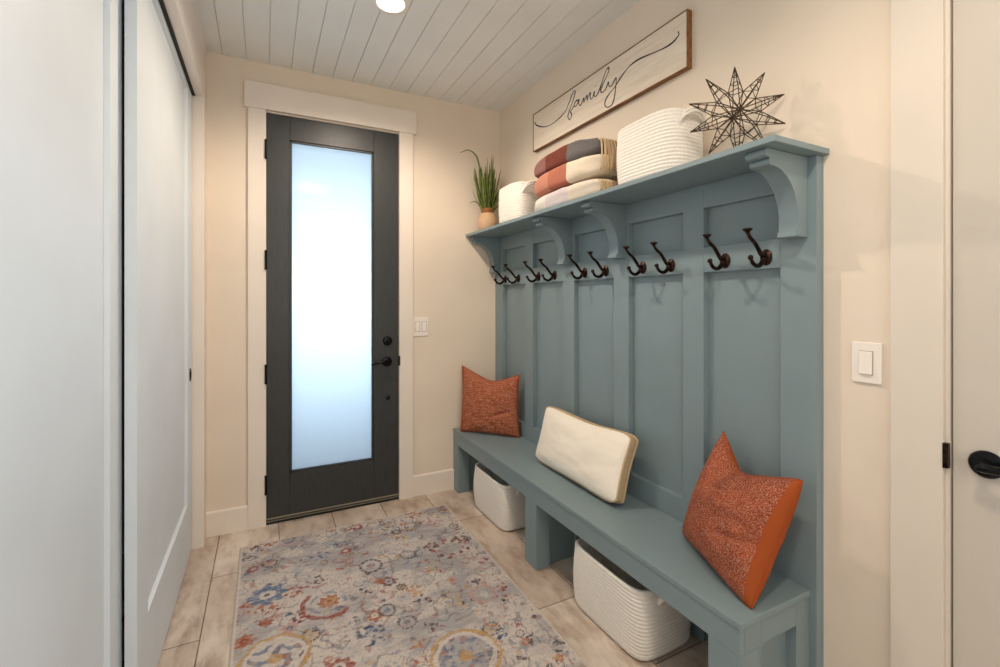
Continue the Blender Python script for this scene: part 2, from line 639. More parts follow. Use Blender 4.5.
def lever(parent, c, axis, hand, mat, oval=1.0):
    """c on the door face; axis 'Y' (faces -Y) or 'X' (faces -X); hand: sign of the lever's direction"""
    def P(o, u, v):
        return (c[0] + u, c[1] - o, c[2] + v) if axis == 'Y' else (c[0] - o, c[1] + u, c[2] + v)
    h = empty('door_handle', c)
    h.parent = parent
    bpy.context.view_layer.update()
    h.matrix_parent_inverse = parent.matrix_world.inverted()
    bm = bmesh.new()
    add_lathe(bm, [(0.033, 0.0), (0.033, 0.005), (0.029, 0.010), (0.016, 0.013), (0.012, 0.03), (0.012, 0.05)], (0, 0, 0), 32, 'Z')
    for v in bm.verts:
        u, w, o = v.co
        v.co = Vector(P(o, u * oval, w))
    obj('rosette', bm, mat, h, angle=35)
    bm = bmesh.new()
    pts = catmull([P(0.045, 0, 0), P(0.052, hand * 0.015, 0.002), P(0.054, hand * 0.05, 0.004), P(0.05, hand * 0.085, -0.002), P(0.046, hand * 0.11, -0.009)], 5)
    n = len(pts)
    add_tube(bm, pts, [0.0115 - 0.0045 * i / n for i in range(n)], 12)
    obj('lever', bm, mat, h, smooth=True)
    return h


lever(d1, (0.722, ft, 0.925), 'Y', -1, 'black_metal')
bm = bmesh.new()
add_lathe(bm, [(0.031, 0), (0.031, -0.008), (0.026, -0.016), (0.012, -0.018)], (0.726, ft, 1.062), 28, 'Y')
add_box(bm, 0.722, 0.730, ft - 0.034, ft - 0.016, 1.044, 1.080, 0.002)
obj('deadbolt', bm, 'black_metal', d1, angle=40)
bm = bmesh.new()
add_lathe(bm, [(0.015, 0), (0.015, -0.006), (0.009, -0.012), (0.006, -0.013)], (0.729, ft, 0.686), 24, 'Y')
obj('lock_button', bm, 'black_metal', d1, angle=40)
obj('strike_plate', B((0.7975, 0.8065, YB - 0.0215, YB - 0.002, 0.895, 0.960), bevel=0.001), 'bronze', d1)

# outside: a porch slab and its soffit
struct(obj('porch_slab', B((-1.6, 2.8, YB + 0.2, 6.2, -0.12, -0.02)), 'concrete_out'))
struct(obj('porch_soffit', B((-1.6, 2.8, YB + 0.2, 4.2, 2.75, 2.85)), 'concrete_out'))

# ------------------------------------------------------------------ closet sliding doors (door_2 near, door_3 far)


def shaker(name, x0, x1, y0, y1, z0, z1, stile, top, bot, pull_y):
    d = struct(empty(name, (x1, (y0 + y1) / 2, z0)))
    bm = bmesh.new()
    for bx in ((x0, x1, y0, y0 + stile, z0, z1), (x0, x1, y1 - stile, y1, z0, z1), (x0, x1, y0 + stile, y1 - stile, z0, z0 + bot), (x0, x1, y0 + stile, y1 - stile, z1 - top, z1)):
        add_box(bm, *bx)
    obj('door_leaf', bm, 'door_paint', d)
    ya, yb, za, zb = y0 + stile, y1 - stile, z0 + bot, z1 - top
    r, w = 0.013, 0.004
    bm = bmesh.new()
    o = [(x1 - 0.0005, ya, za), (x1 - 0.0005, yb, za), (x1 - 0.0005, yb, zb), (x1 - 0.0005, ya, zb)]
    i = [(x1 - r, ya + w, za + w), (x1 - r, yb - w, za + w), (x1 - r, yb - w, zb - w), (x1 - r, ya + w, zb - w)]
    vo = [bm.verts.new(p) for p in o]
    vi = [bm.verts.new(p) for p in i]
    vb = [bm.verts.new((x0 + 0.004, p[1], p[2])) for p in o]
    bm.faces.new(vi)
    bm.faces.new(vb[::-1])
    for k in range(4):
        bm.faces.new((vo[k], vo[(k + 1) % 4], vi[(k + 1) % 4], vi[k]))
        bm.faces.new((vb[k], vb[(k + 1) % 4], vo[(k + 1) % 4], vo[k]))
    obj('door_panel', bm, 'door_paint', d)
    if pull_y:
        bm = bmesh.new()
        add_lathe(bm, [(0.020, 0.0), (0.020, 0.004), (0.016, 0.005), (0.013, 0.001)], (x1, pull_y, 0.945), 28, 'X')
        for v in bm.verts:
            v.co.z = 0.945 + (v.co.z - 0.945) * 1.7
        obj('finger_pull', bm, 'black_metal', d, angle=40)
    return d


shaker('door_2', -0.420, -0.385, 0.40, 1.770, 0.012, 2.423, 0.123, 0.02, 0.285, None)
shaker('door_3', -0.374, -0.344, 1.747, 2.938, 0.012, 2.423, 0.150, 0.02, 0.285, 2.865)

# ------------------------------------------------------------------ right door (door_4)
d4 = struct(empty('door_4', (XR, 0.1, 0)))
obj('door_leaf', B((XR + 0.001, XR + 0.04, RY0 + 0.004, 0.5245, 0.012, 2.44), bevel=0.0015), 'door_cream', d4)
lever(d4, (XR + 0.001, 0.462, 0.934), 'X', -1, 'black_metal', 1.0)
obj('strike_plate', B((XR - 0.0185, XR - 0.004, 0.5275, 0.5385, 0.905, 0.968), bevel=0.001), 'bronze', d4)
obj('door_stop', B((XR + 0.042, XR + 0.09, 0.515, 0.5285, 0, 2.44)), 'closet_dark', d4)

# ------------------------------------------------------------------ recessed ceiling lights


def can_light(loc, label, power):
    r = tag(empty('recessed_light', loc), label, 'ceiling light')
    bm = bmesh.new()
    add_lathe(bm, [(0.062, 0.0), (0.064, -0.006), (0.083, -0.004), (0.086, 0.0)], loc, 40, 'Z', cap=False)
    obj('trim_ring', bm, 'plastic_white', r, angle=50)
    bm = bmesh.new()
    add_lathe(bm, [(0.062, -0.0005), (0.0615, -0.0025), (0.03, -0.0035)], loc, 40, 'Z')
    obj('lens', bm, 'lamp_glow', r)
    l = bpy.data.lights.new('can_lamp', 'SPOT')
    l.energy = power
    l.spot_size = math.radians(165)
    l.spot_blend = 0.6
    l.shadow_soft_size = 0.035
    l.color = (1.0, 0.83, 0.67)
    o = bpy.data.objects.new('can_lamp', l)
    COL.objects.link(o)
    o.location = (loc[0], loc[1], loc[2] - 0.07)
    o.parent = r
    bpy.context.view_layer.update()
    o.matrix_parent_inverse = r.matrix_world.inverted()


can_light((0.53, 2.17, ZC), 'round white recessed ceiling light in the planked ceiling, lit', 56)
can_light((0.53, 0.25, ZC), 'round recessed ceiling light overhead behind the first one, lit', 46)

# ------------------------------------------------------------------ hall tree
PF, PB = 1.523, 1.551      # stile face, recessed panel face
TY0, TY1 = 0.829, YB
ht = tag(empty('hall_tree', (1.4, 1.95, 0)), 'blue-grey painted built-in bench with panelled back, hooks and bracketed shelf', 'hall tree')
STILES = [(0.829, 0.943), (1.243, 1.343), (1.659, 1.763), (2.088, 2.196), (2.526, 2.626), (2.943, 3.064)]
bm = B((PB, XR - 0.0005, TY0, TY1 - 0.001, 0.0, 1.782))
for a, b in STILES:
    add_box(bm, PF, PB, a, b, 0.0, 1.782, 0.0015)
for (a, b), (c, d) in zip(STILES, STILES[1:]):
    for z0, z1 in ((0.40, 0.520), (1.440, 1.537), (1.690, 1.782)):
        add_box(bm, PF + 0.0008, PB, b - 0.001, c + 0.001, z0, z1, 0.0015)
obj('back_panel', bm, 'tree_paint', ht)
# shelf
bm = B((1.284, XR - 0.0005, 0.811, TY1 - 0.001, 1.783, 1.802), bevel=0.002)
obj('shelf', bm, 'tree_paint', ht)
# seat, apron
bm = B((1.186, PF - 0.0005, 0.846, TY1 - 0.001, 0.405, 0.425), bevel=0.003)
obj('seat', bm, 'tree_paint', ht)
bm = B((1.190, 1.212, 0.851, TY1 - 0.001, 0.326, 0.404), bevel=0.0015)
obj('apron', bm, 'tree_paint', ht)
# legs with panelled dividers behind


def leg(y0, y1, name='leg', front=1.190):
    bm = B((front, front + 0.082, y0, y1, 0.0, 0.3255), bevel=0.0015)
    obj(name, bm, 'tree_paint', ht)
    bm = B((front + 0.083, PF - 0.001, y0 + 0.022, y1 - 0.022, 0.0, 0.404), (PF - 0.085, PF - 0.001, y0 + 0.004, y1 - 0.004, 0.0, 0.404), (front + 0.083, PF - 0.085, y0 + 0.004, y1 - 0.004, 0.30, 0.404))
    obj('divider', bm, 'tree_paint', ht)


bm = B((1.190, 1.272, 0.851, 0.955, 0.0, 0.3255), (1.2125, 1.286, 0.851, 0.955, 0.3260, 0.4045), bevel=0.0012)
obj('leg', bm, 'tree_paint', ht)
bm = B((1.2865, 1.455, 0.851, 0.873, 0.332, 0.4045), (1.455, PF - 0.0005, 0.851, 0.91, 0.0, 0.4045), (1.2725, 1.2865, 0.851, 0.905, 0.0, 0.3255), bevel=0.0012)
add_box(bm, 1.28, 1.46, 0.883, 0.903, 0.0, 0.4045)
obj('end_panel', bm, 'tree_paint', ht)
leg(1.945, 2.05)
leg(2.965, 3.063)
# corbels
def corbel(yc, w=0.062):
    xf, xb, zt, zb = 1.306, PF, 1.782, 1.530
    pts = [(xb, zt), (xf + 0.004, zt)]
    # upper nose
    for k in range(7):
        a = PI / 2 + PI * k / 6
        pts.append((xf + 0.012 + 0.012 * math.cos(a), zt - 0.014 + 0.011 * math.sin(a)))
    pts.append((xf + 0.020, zt - 0.026))
    # lower nose
    for k in range(7):
        a = PI / 2 + PI * k / 6
        pts.append((xf + 0.030 + 0.010 * math.cos(a), zt - 0.038 + 0.010 * math.sin(a)))
    # concave sweep down to the leg
    x0, z0 = xf + 0.040, zt - 0.049
    x1, z1 = xb - 0.048, zb + 0.045
    for k in range(0, 17):
        a = (PI / 2) * k / 16
        pts.append((x0 + (x1 - x0) * math.sin(a), z1 + (z0 - z1) * math.cos(a)))
    pts += [(xb - 0.048, zb + 0.020), (xb - 0.058, zb + 0.018), (xb - 0.058, zb + 0.002), (xb - 0.052, zb), (xb, zb)]
    bm = bmesh.new()
    add_prism(bm, pts, yc - w / 2, yc + w / 2, 'Y', bevel=0.0012)
    obj('corbel', bm, 'tree_paint', ht)


for y in (0.886, 1.708, 2.140, 3.020):
    corbel(y)

# coat hooks
HY = [2.900, 2.711, 2.456, 2.277, 1.990, 1.819, 1.565, 1.403, 1.147, 0.990]
hook_src = None


def make_hook(y, z):
    h = empty('coat_hook', (PF, y, z))
    h.parent = ht
    bpy.context.view_layer.update()
    h.matrix_parent_inverse = ht.matrix_world.inverted()
    P = lambda o, zz: (PF - o, y, z + zz)
    bm = bmesh.new()
    add_lathe(bm, [(0.0205, 0.0), (0.0205, -0.003), (0.017, -0.006), (0.011, -0.010), (0.0085, -0.020)], (PF, y, z), 24, 'X')
    for v in bm.verts:
        v.co.z = z + (v.co.z - z) * 1.35
    for zz in (-0.019, 0.019):
        add_lathe(bm, [(0.004, -0.004), (0.0035, -0.0075), (0.0015, -0.0085)], (PF, y, z + zz), 10, 'X')
    obj('mounting_plate', bm, 'bronze', h, angle=40)
    bm = bmesh.new()
    pts = catmull([P(0.010, 0.004), P(0.026, 0.006), P(0.042, 0.024), P(0.062, 0.046), P(0.083, 0.060), P(0.096, 0.074), P(0.100, 0.084)], 4)
    n = len(pts)
    add_tube(bm, pts, [0.0078 - 0.0028 * i / n for i in range(n)], 10)
    add_lathe(bm, [(0.005, -0.004), (0.009, 0.002), (0.0155, 0.007), (0.0155, 0.010), (0.009, 0.013), (0.002, 0.014)], P(0.100, 0.080), 18, 'Z')
    obj('upper_arm', bm, 'bronze', h, angle=50)
    bm = bmesh.new()
    pts = catmull([P(0.012, -0.002), P(0.022, -0.016), P(0.038, -0.029), P(0.056, -0.030), P(0.072, -0.022), P(0.082, -0.008)], 4)
    n = len(pts)
    add_tube(bm, pts, [0.0088 - 0.0030 * i / n for i in range(n)], 10)
    add_lathe(bm, [(0.002, -0.009), (0.007, -0.006), (0.0095, 0.0), (0.007, 0.006), (0.002, 0.009)], P(0.084, -0.004), 16, 'Z')
    obj('lower_arm', bm, 'bronze', h, angle=60)
    return h


h0 = make_hook(HY[0], 1.478)
for y in HY[1:]:
    h = h0.copy()
    COL.objects.link(h)
    h.parent = ht
    h.matrix_parent_inverse = h0.matrix_parent_inverse.copy()
    h.location = (PF, y, 1.478)
    for ch in list(h0.children):
        if ch is h:
            continue
        c = ch.copy()
        COL.objects.link(c)
        c.parent = h
        c.matrix_parent_inverse = ch.matrix_parent_inverse.copy()

# ------------------------------------------------------------------ light switches
s1 = tag(empty('light_switch', (0.952, YB, 1.15)), 'white double light switch plate on the back wall right of the entry door', 'light switch')
obj('switch_plate', B((0.899, 1.005, YB - 0.006, YB - 0.0003, 1.086, 1.214), bevel=0.002), 'plastic_white', s1)
obj('rocker_gap', B((0.9105, 0.9455, YB - 0.0068, YB - 0.004, 1.1155, 1.1845), (0.9585, 0.9935, YB - 0.0068, YB - 0.004, 1.1155, 1.1845)), 'shadow_black', s1)
for xc in (0.928, 0.976):
    obj('rocker', B((xc - 0.016, xc + 0.016, YB - 0.009, YB - 0.005, 1.117, 1.183), bevel=0.0015), 'plastic_white', s1)
s2 = tag(empty('light_switch', (XR, 0.711, 1.15)), 'white single rocker light switch on the right wall beside the hall tree', 'light switch')
obj('switch_plate', B((XR - 0.007, XR - 0.0003, 0.673, 0.749, 1.092, 1.210), bevel=0.0025), 'plastic_white', s2)
obj('rocker_gap', B((XR - 0.0076, XR - 0.004, 0.6938, 0.7282, 1.1168, 1.1852)), 'closet_dark', s2)
bm = B((XR - 0.012, XR - 0.006, 0.695, 0.727, 1.118, 1.184), bevel=0.0015)
for v in bm.verts:
    if v.co.z < 1.14 and v.co.x < XR - 0.008:
        v.co.x -= 0.003
obj('rocker', bm, 'plastic_white', s2)

# ------------------------------------------------------------------ rug
RX0, RX1, RYN, RYF = -0.118, 1.050, 0.90, 2.835
st = 0.0045
nx, ny = int((RX1 - RX0) / st), int((RYF - RYN) / st)
CREAM, GREY, BLUE, NAVY = (0.68, 0.60, 0.53), (0.36, 0.345, 0.345), (0.09, 0.16, 0.28), (0.04, 0.075, 0.15)
RED, RUST, GOLD, DARK, MAROON, PINK = (0.30, 0.07, 0.055), (0.42, 0.14, 0.06), (0.56, 0.33, 0.10), (0.07, 0.065, 0.075), (0.13, 0.03, 0.04), (0.52, 0.30, 0.26)
LILAC = (0.46, 0.43, 0.45)
# motif: (x, y, r, kind, c1, c2, c3)
MOT = [
    (0.012, 2.321, 0.082, 'flower', BLUE, CREAM, DARK), (0.005, 2.232, 0.050, 'cluster', RUST, PINK, RED), (-0.072, 2.262, 0.055, 'cluster', RUST, RED, PINK), (0.107, 2.290, 0.045, 'cluster', RED, PINK, RUST),
    (0.255, 2.150, 0.050, 'flower', RUST, GOLD, RED), (0.250, 2.145, 0.115, 'arc', RED, CREAM, BLUE), (0.472, 2.342, 0.062, 'ring', DARK, LILAC, MAROON), (0.664, 2.355, 0.045, 'ring', DARK, GREY, CREAM),
    (0.006, 2.125, 0.032, 'flower', RED, RUST, MAROON), (0.090, 2.050, 0.034, 'flower', PINK, BLUE, RUST), (-0.070, 2.045, 0.042, 'flower', RUST, RED, GOLD), (0.035, 1.900, 0.125, 'bigring', GOLD, CREAM, BLUE),
    (0.231, 2.342, 0.042, 'cluster', DARK, CREAM, MAROON), (0.47, 2.775, 0.05, 'cluster', RED, RUST, MAROON), (0.015, 2.785, 0.055, 'cluster', RED, RUST, CREAM), (-0.05, 2.79, 0.03, 'cluster', MAROON, DARK, RED),
    (0.672, 2.555, 0.045, 'cluster', GOLD, RUST, MAROON), (0.247, 2.565, 0.05, 'cluster', BLUE, GOLD, LILAC), (0.381, 2.545, 0.03, 'flower', RED, PINK, CREAM), (0.013, 2.60, 0.036, 'cluster', MAROON, PINK, GREY),
    (-0.075, 2.712, 0.04, 'cluster', NAVY, GREY, MAROON), (0.475, 2.095, 0.03, 'cluster', PINK, RED, CREAM), (0.331, 1.958, 0.045, 'cluster', GREY, DARK, LILAC), (0.386, 1.862, 0.07, 'cluster', NAVY, BLUE, GREY),
    (0.524, 1.728, 0.035, 'cluster', RUST, RED, GOLD), (0.606, 2.061, 0.05, 'cluster', GOLD, RUST, PINK), (0.466, 1.975, 0.042, 'ring', DARK, GREY, BLUE), (0.133, 1.861, 0.03, 'flower', RUST, GOLD, RED),
    (0.482, 2.19, 0.028, 'flower', RUST, RED, CREAM), (0.792, 2.375, 0.045, 'cluster', MAROON, RED, DARK), (0.975, 2.375, 0.05, 'cluster', MAROON, DARK, PINK), (0.885, 2.32, 0.105, 'wreath', RED, GREY, MAROON),
    (0.880, 1.889, 0.066, 'ring', PINK, GREY, CREAM), (0.671, 1.593, 0.135, 'bigring', GOLD, GREY, BLUE), (0.928, 1.470, 0.100, 'wreath', DARK, CREAM, GREY), (0.919, 1.641, 0.030, 'cluster', RED, RUST, PINK),
    (0.836, 1.718, 0.036, 'arc', RUST, CREAM, PINK), (0.900, 1.545, 0.025, 'flower', RUST, PINK, GREY), (0.820, 2.775, 0.06, 'cluster', RED, GOLD, RUST), (0.72, 2.178, 0.038, 'cluster', GOLD, CREAM, RUST),
    (0.671, 2.107, 0.052, 'ring', GREY, LILAC, GREY), (0.990, 2.133, 0.032, 'cluster', RED, DARK, PINK), (0.788, 2.047, 0.028, 'flower', PINK, RUST, CREAM), (0.889, 2.0, 0.04, 'cluster', DARK, GREY, MAROON),
    (0.616, 1.800, 0.042, 'cluster', MAROON, DARK, GREY), (0.528, 1.66, 0.04, 'cluster', RUST, GOLD, RED), (0.530, 1.560, 0.05, 'cluster', MAROON, RED, DARK), (0.606, 1.99, 0.035, 'cluster', DARK, CREAM, NAVY),
    (0.24, 1.74, 0.06, 'flower', RED, CREAM, NAVY), (0.30, 1.50, 0.11, 'wreath', BLUE, CREAM, RED), (0.02, 1.45, 0.09, 'flower', RED, GOLD, NAVY), (0.60, 1.25, 0.09, 'ring', RUST, CREAM, BLUE),
    (0.86, 1.20, 0.1, 'bigring', NAVY, CREAM, RUST), (0.3, 1.15, 0.07, 'flower', GOLD, RED, NAVY), (0.14, 2.42, 0.035, 'cluster', LILAC, BLUE, GREY), (0.56, 2.45, 0.04, 'cluster', GREY, LILAC, DARK),
    (0.35, 2.66, 0.09, 'cluster', GREY, LILAC, BLUE), (0.63, 2.70, 0.07, 'cluster', LILAC, GREY, DARK), (0.90, 2.62, 0.05, 'cluster', PINK, CREAM, RUST), (0.16, 2.70, 0.05, 'cluster', LILAC, PINK, GREY),
    (0.10, 2.13, 0.03, 'cluster', BLUE, NAVY, GREY), (0.19, 1.98, 0.035, 'cluster', NAVY, DARK, GREY), (0.80, 1.86, 0.05, 'cluster', GREY, DARK, LILAC), (0.98, 1.80, 0.04, 'cluster', GREY, PINK, CREAM),
]


rr_ = random.Random(11)
for _ in range(95):
    MOT.append((rr_.uniform(RX0 + 0.03, RX1 - 0.03), rr_.uniform(RYN, RYF - 0.03), rr_.uniform(0.018, 0.042), rr_.choice(['cluster', 'cluster', 'cluster', 'flower', 'ring']),
                rr_.choice([DARK, MAROON, RED, RUST, GREY, NAVY]), rr_.choice([GREY, PINK, GOLD, LILAC, CREAM]), rr_.choice([DARK, GREY, RED, BLUE])))
MOT.reverse()


def mixc(a, b, t):
    return tuple(a[k] * (1 - t) + b[k] * t for k in range(3))


def sstep(a, b, x):
    t = max(0.0, min(1.0, (x - a) / (b - a)))
    return t * t * (3 - 2 * t)


def rug_colour(x, y):
    p = Vector((x, y, 0))
    n1 = noise.fractal(Vector((x * 3.2, y * 5.0, 1.3)), 0.8, 2.0, 4)
    n2 = noise.fractal(Vector((x * 9, y * 14, 7.7)), 0.7, 2.0, 4)
    n3 = noise.noise(Vector((x * 75, y * 120, 3.1)))
    c = mixc(CREAM, GREY, 0.12 + 0.80 * sstep(-0.2, 0.55, n1 + 0.35 * n2 + (y - 2.0) * 0.12))
    c = mixc(c, LILAC, 0.40 * sstep(0.05, 0.5, n2))
    g_ = noise.noise(Vector((x * 110, y * 60, 44.0)))
    c = mixc(c, GREY, 0.75 * sstep(0.12, 0.45, g_))
    # small scattered vine work
    v = abs(noise.noise(Vector((x * 15, y * 15, 21.0))))
    w = noise.noise(Vector((x * 6, y * 6, 33.0)))
    if v < 0.05 and w > 0.0:
        c = mixc(c, mixc(DARK, GREY, 0.35), 0.6)
    v = abs(noise.noise(Vector((x * 13, y * 13, 51.0))))
    w = noise.noise(Vector((x * 7, y * 7, 63.0)))
    if v < 0.05 and w > 0.12:
        c = mixc(c, GOLD if w > 0.36 else RED, 0.5)
    w = noise.noise(Vector((x * 30, y * 30, 73.0)))
    if w > 0.36:
        c = mixc(c, (RED, PINK, BLUE, GOLD, DARK)[int(abs(noise.noise(Vector((x * 2.5, y * 2.5, 9.0)))) * 16) % 5], 0.5)
    d_ = 0.016 * noise.noise(Vector((x * 22, y * 22, 5)))
    ero = noise.noise(Vector((x * 62, y * 85, 17.0)))
    for mx_, my_, r, kind, c1, c2, c3 in MOT:
        dx, dy = x - mx_, y - my_
        if abs(dx) > r * 1.25 or abs(dy) > r * 1.25:
            continue
        q = (math.hypot(dx, dy) + d_ * 0.6) / r
        a = math.atan2(dy, dx)
        if q > 1.15:
            continue
        s = min(1.0, 0.92 + 0.35 * n3) * (0.45 + 0.55 * sstep(-0.45, -0.1, ero))
        if kind == 'flower':
            pet = 0.86 + 0.14 * math.cos(8 * a)
            if q < pet:
                c = mixc(c, c1, s)
            if q < 0.42:
                c = mixc(c, c2, s)
            if q < 0.17:
                c = mixc(c, c3, s)
        elif kind == 'ring':
            if q < 0.75:
                c = mixc(c, c2, s * 0.55)
            if q < 0.3:
                c = mixc(c, c3, s * 0.6)
            if 0.72 < q < 0.98 and math.cos(14 * a) > -0.75:
                c = mixc(c, c1, s)
        elif kind == 'bigring':
            if 0.90 < q < 1.0:
                c = mixc(c, c1, s)
            elif 0.74 < q < 0.86:
                c = mixc(c, CREAM, 0.8)
            elif q < 0.74:
                t = noise.noise(Vector((x * 34, y * 34, 11)))
                c = mixc(c, c2 if t < 0.05 else (c3 if t < 0.3 else RUST), 0.7)
            if q < 0.2:
                c = mixc(c, GOLD, 0.7)
        elif kind == 'wreath':
            if 0.55 < q < 1.0 and math.cos(9 * a + 5 * q) > 0.05 and noise.noise(Vector((x * 40, y * 40, 2))) > -0.2:
                c = mixc(c, c1 if math.cos(4 * a) > 0 else c3, s)
            elif q < 0.5:
                c = mixc(c, c2, 0.5)
        elif kind == 'arc':
            if 0.82 < q < 1.0 and (a > 2.3 or a < -0.8) and n3 > -0.5:
                c = mixc(c, c1, s)
            elif 0.55 < q < 0.68 and math.cos(5 * a) > -0.3:
                c = mixc(c, c3, 0.55)
        else:
            t = noise.noise(Vector((x * 48 + mx_ * 9, y * 48, 4.0)))
            if q < 1.0 and t > -0.05 + 0.35 * q * q:
                c = mixc(c, c1 if t > 0.22 else (c2 if a > 0 else c3), s)
    wear = noise.noise(Vector((x * 14, y * 120, 90)))
    c = mixc(c, CREAM, 0.35 * sstep(0.1, 0.5, wear))
    c = mixc(c, mixc(GREY, LILAC, 0.5), 0.30 * sstep(-0.1, -0.5, wear))
    e = min(x - RX0, RX1 - x, y - RYN, RYF - y)
    if e < 0.014:
        c = mixc(c, CREAM, 0.85)
    return c


vx, fc, cols = [], [], []
for j in range(ny + 1):
    for i in range(nx + 1):
        x = RX0 + (RX1 - RX0) * i / nx
        y = RYN + (RYF - RYN) * j / ny
        e = min(i, nx - i, j, ny - j)
        z = 0.0095 if e > 1 else 0.007
        if e == 0:
            z = 0.0005
        z += 0.0007 * noise.noise(Vector((x * 5, y * 5, 0))) if e > 0 else 0
        if e > 0:
            x += 0.0015 * noise.noise(Vector((y * 9, 3, 0)))
        vx.append((x, y, z))
        cols.append(rug_colour(RX0 + (RX1 - RX0) * i / nx, y))
for j in range(ny):
    for i in range(nx):
        a = j * (nx + 1) + i
        fc.append((a, a + 1, a + nx + 2, a + nx + 1))
me = bpy.data.meshes.new('rug')
me.from_pydata(vx, [], fc)
ca = me.color_attributes.new('weave', 'FLOAT_COLOR', 'POINT')
ca.data.foreach_set('color', [q for c in cols for q in (c[0], c[1], c[2], 1.0)])
me.materials.append(MATS['rug_wool'])
for p in me.polygons:
    p.use_smooth = True
rug = bpy.data.objects.new('area_rug', me)
COL.objects.link(rug)
tag(rug, 'distressed grey and cream floral rug with rust and blue medallions on the tiles', 'rug')

# ------------------------------------------------------------------ rope baskets


def basket(name, cx, cy, hx, hy, h, label, z0=0.0, coils=16, sag=0.0, bulge=0.05, handles=None, cr=0.30, pw=3.6, group=None, lean=0.0):
    """rounded rectangular coiled rope basket. hx, hy half sizes at the base; handles: list of 'y-','y+'"""
    seg = 96
    b = empty(name, (cx, cy, z0))
    tag(b, label, 'basket', group)
    bm = bmesh.new()

    def ring(sc, z, sagf, off=0.0):
        out = []
        for k in range(seg):
            a = 2 * PI * k / seg
            ca_, sa_ = math.cos(a), math.sin(a)
            rr = (abs(ca_) ** pw + abs(sa_) ** pw) ** (-1 / pw)
            u, v = rr * ca_, rr * sa_
            wob = 1 + 0.012 * math.sin(3 * a + z * 11)
            x = (hx * sc + off) * u * wob
            y = (hy * sc + off) * v * wob
            zz = z - sagf * (max(0, 1 - (v * 0.95) ** 2) ** 1.2) * (0.8 + 0.2 * u) if sagf else z
            out.append(bm.verts.new((cx + x + lean * (z), cy + y, z0 + zz)))
        return out
    rows = [ring(0.02, 0.004, 0), ring(0.9, 0.002, 0)]
    sub = 5
    n = coils * sub
    for i in range(n + 1):
        t = i / n
        z = 0.006 + (h - 0.006) * t
        ph = (i % sub) / sub * 2 * PI
        rid = 0.0022 * (0.5 - 0.5 * math.cos(ph))
        sc = 0.965 + bulge * math.sin(PI * min(1, t * 1.05)) + 0.02 * t
        if t < 0.08:
            sc -= 0.04 * (1 - t / 0.08) ** 2
        rows.append(ring(sc, z, sag * t ** 2.2, rid))
    rows.append(ring(0.975, h + 0.004, sag, -0.004))
    for i in range(8):
        t = 1 - i / 7
        rows.append(ring(0.965 + bulge * math.sin(PI * t) * 0.9, 0.012 + (h - 0.012) * t, sag * t ** 2.2, -0.011))
    rows.append(ring(0.02, 0.012, 0))
    for A, Bq in zip(rows, rows[1:]):
        for k in range(seg):
            bm.faces.new((A[k], A[(k + 1) % seg], Bq[(k + 1) % seg], Bq[k]))
    bm.faces.new(rows[0][::-1])
    bm.faces.new(rows[-1])
    obj('basket_body', bm, 'white_rope', b, smooth=True)
    for hd in handles or []:
        s_ = -1 if hd == 'y-' else 1
        yb = cy + s_ * hy * 0.99
        zt = z0 + h - 0.015 - (sag * 0.05)
        for dz, rr in ((0, 0.0065), (-0.012, 0.0065)):
            pass
        bm = bmesh.new()
        for dz in (0.0, 0.0115):
            pts = catmull([(cx - 0.062, yb - s_ * 0.006, zt - 0.045 + dz), (cx - 0.055, yb + s_ * 0.012, zt - 0.020 + dz), (cx - 0.03, yb + s_ * 0.022, zt - 0.002 + dz), (cx, yb + s_ * 0.025, zt + 0.004 + dz),
                           (cx + 0.03, yb + s_ * 0.022, zt - 0.002 + dz), (cx + 0.055, yb + s_ * 0.012, zt - 0.020 + dz), (cx + 0.062, yb - s_ * 0.006, zt - 0.045 + dz)], 5)
            add_tube(bm, pts, 0.0064, 8)
        obj('handle', bm, 'white_rope', b, smooth=True)
    return b


basket('rope_basket', 1.352, 2.545, 0.150, 0.225, 0.268, 'white coiled rope basket on the floor under the far half of the bench', coils=18, sag=0.004, pw=6.5, handles=['y-'])
basket('rope_basket', 1.352, 1.468, 0.150, 0.220, 0.266, 'white coiled rope basket on the floor under the near half of the bench', coils=18, sag=0.004, bulge=0.03, pw=6.5, handles=['y-'])
basket('rope_basket', 1.420, 1.375, 0.112, 0.165, 0.236, 'large white rope basket with dark handle opening on the shelf beside the star', z0=1.803, coils=17, bulge=0.03, handles=['y-'])
basket('rope_basket', 1.405, 2.485, 0.100, 0.150, 0.220, 'small white rope basket on the shelf between plant and folded throws', z0=1.803, coils=15, bulge=0.02, handles=['y-'])

# ------------------------------------------------------------------ folded throws


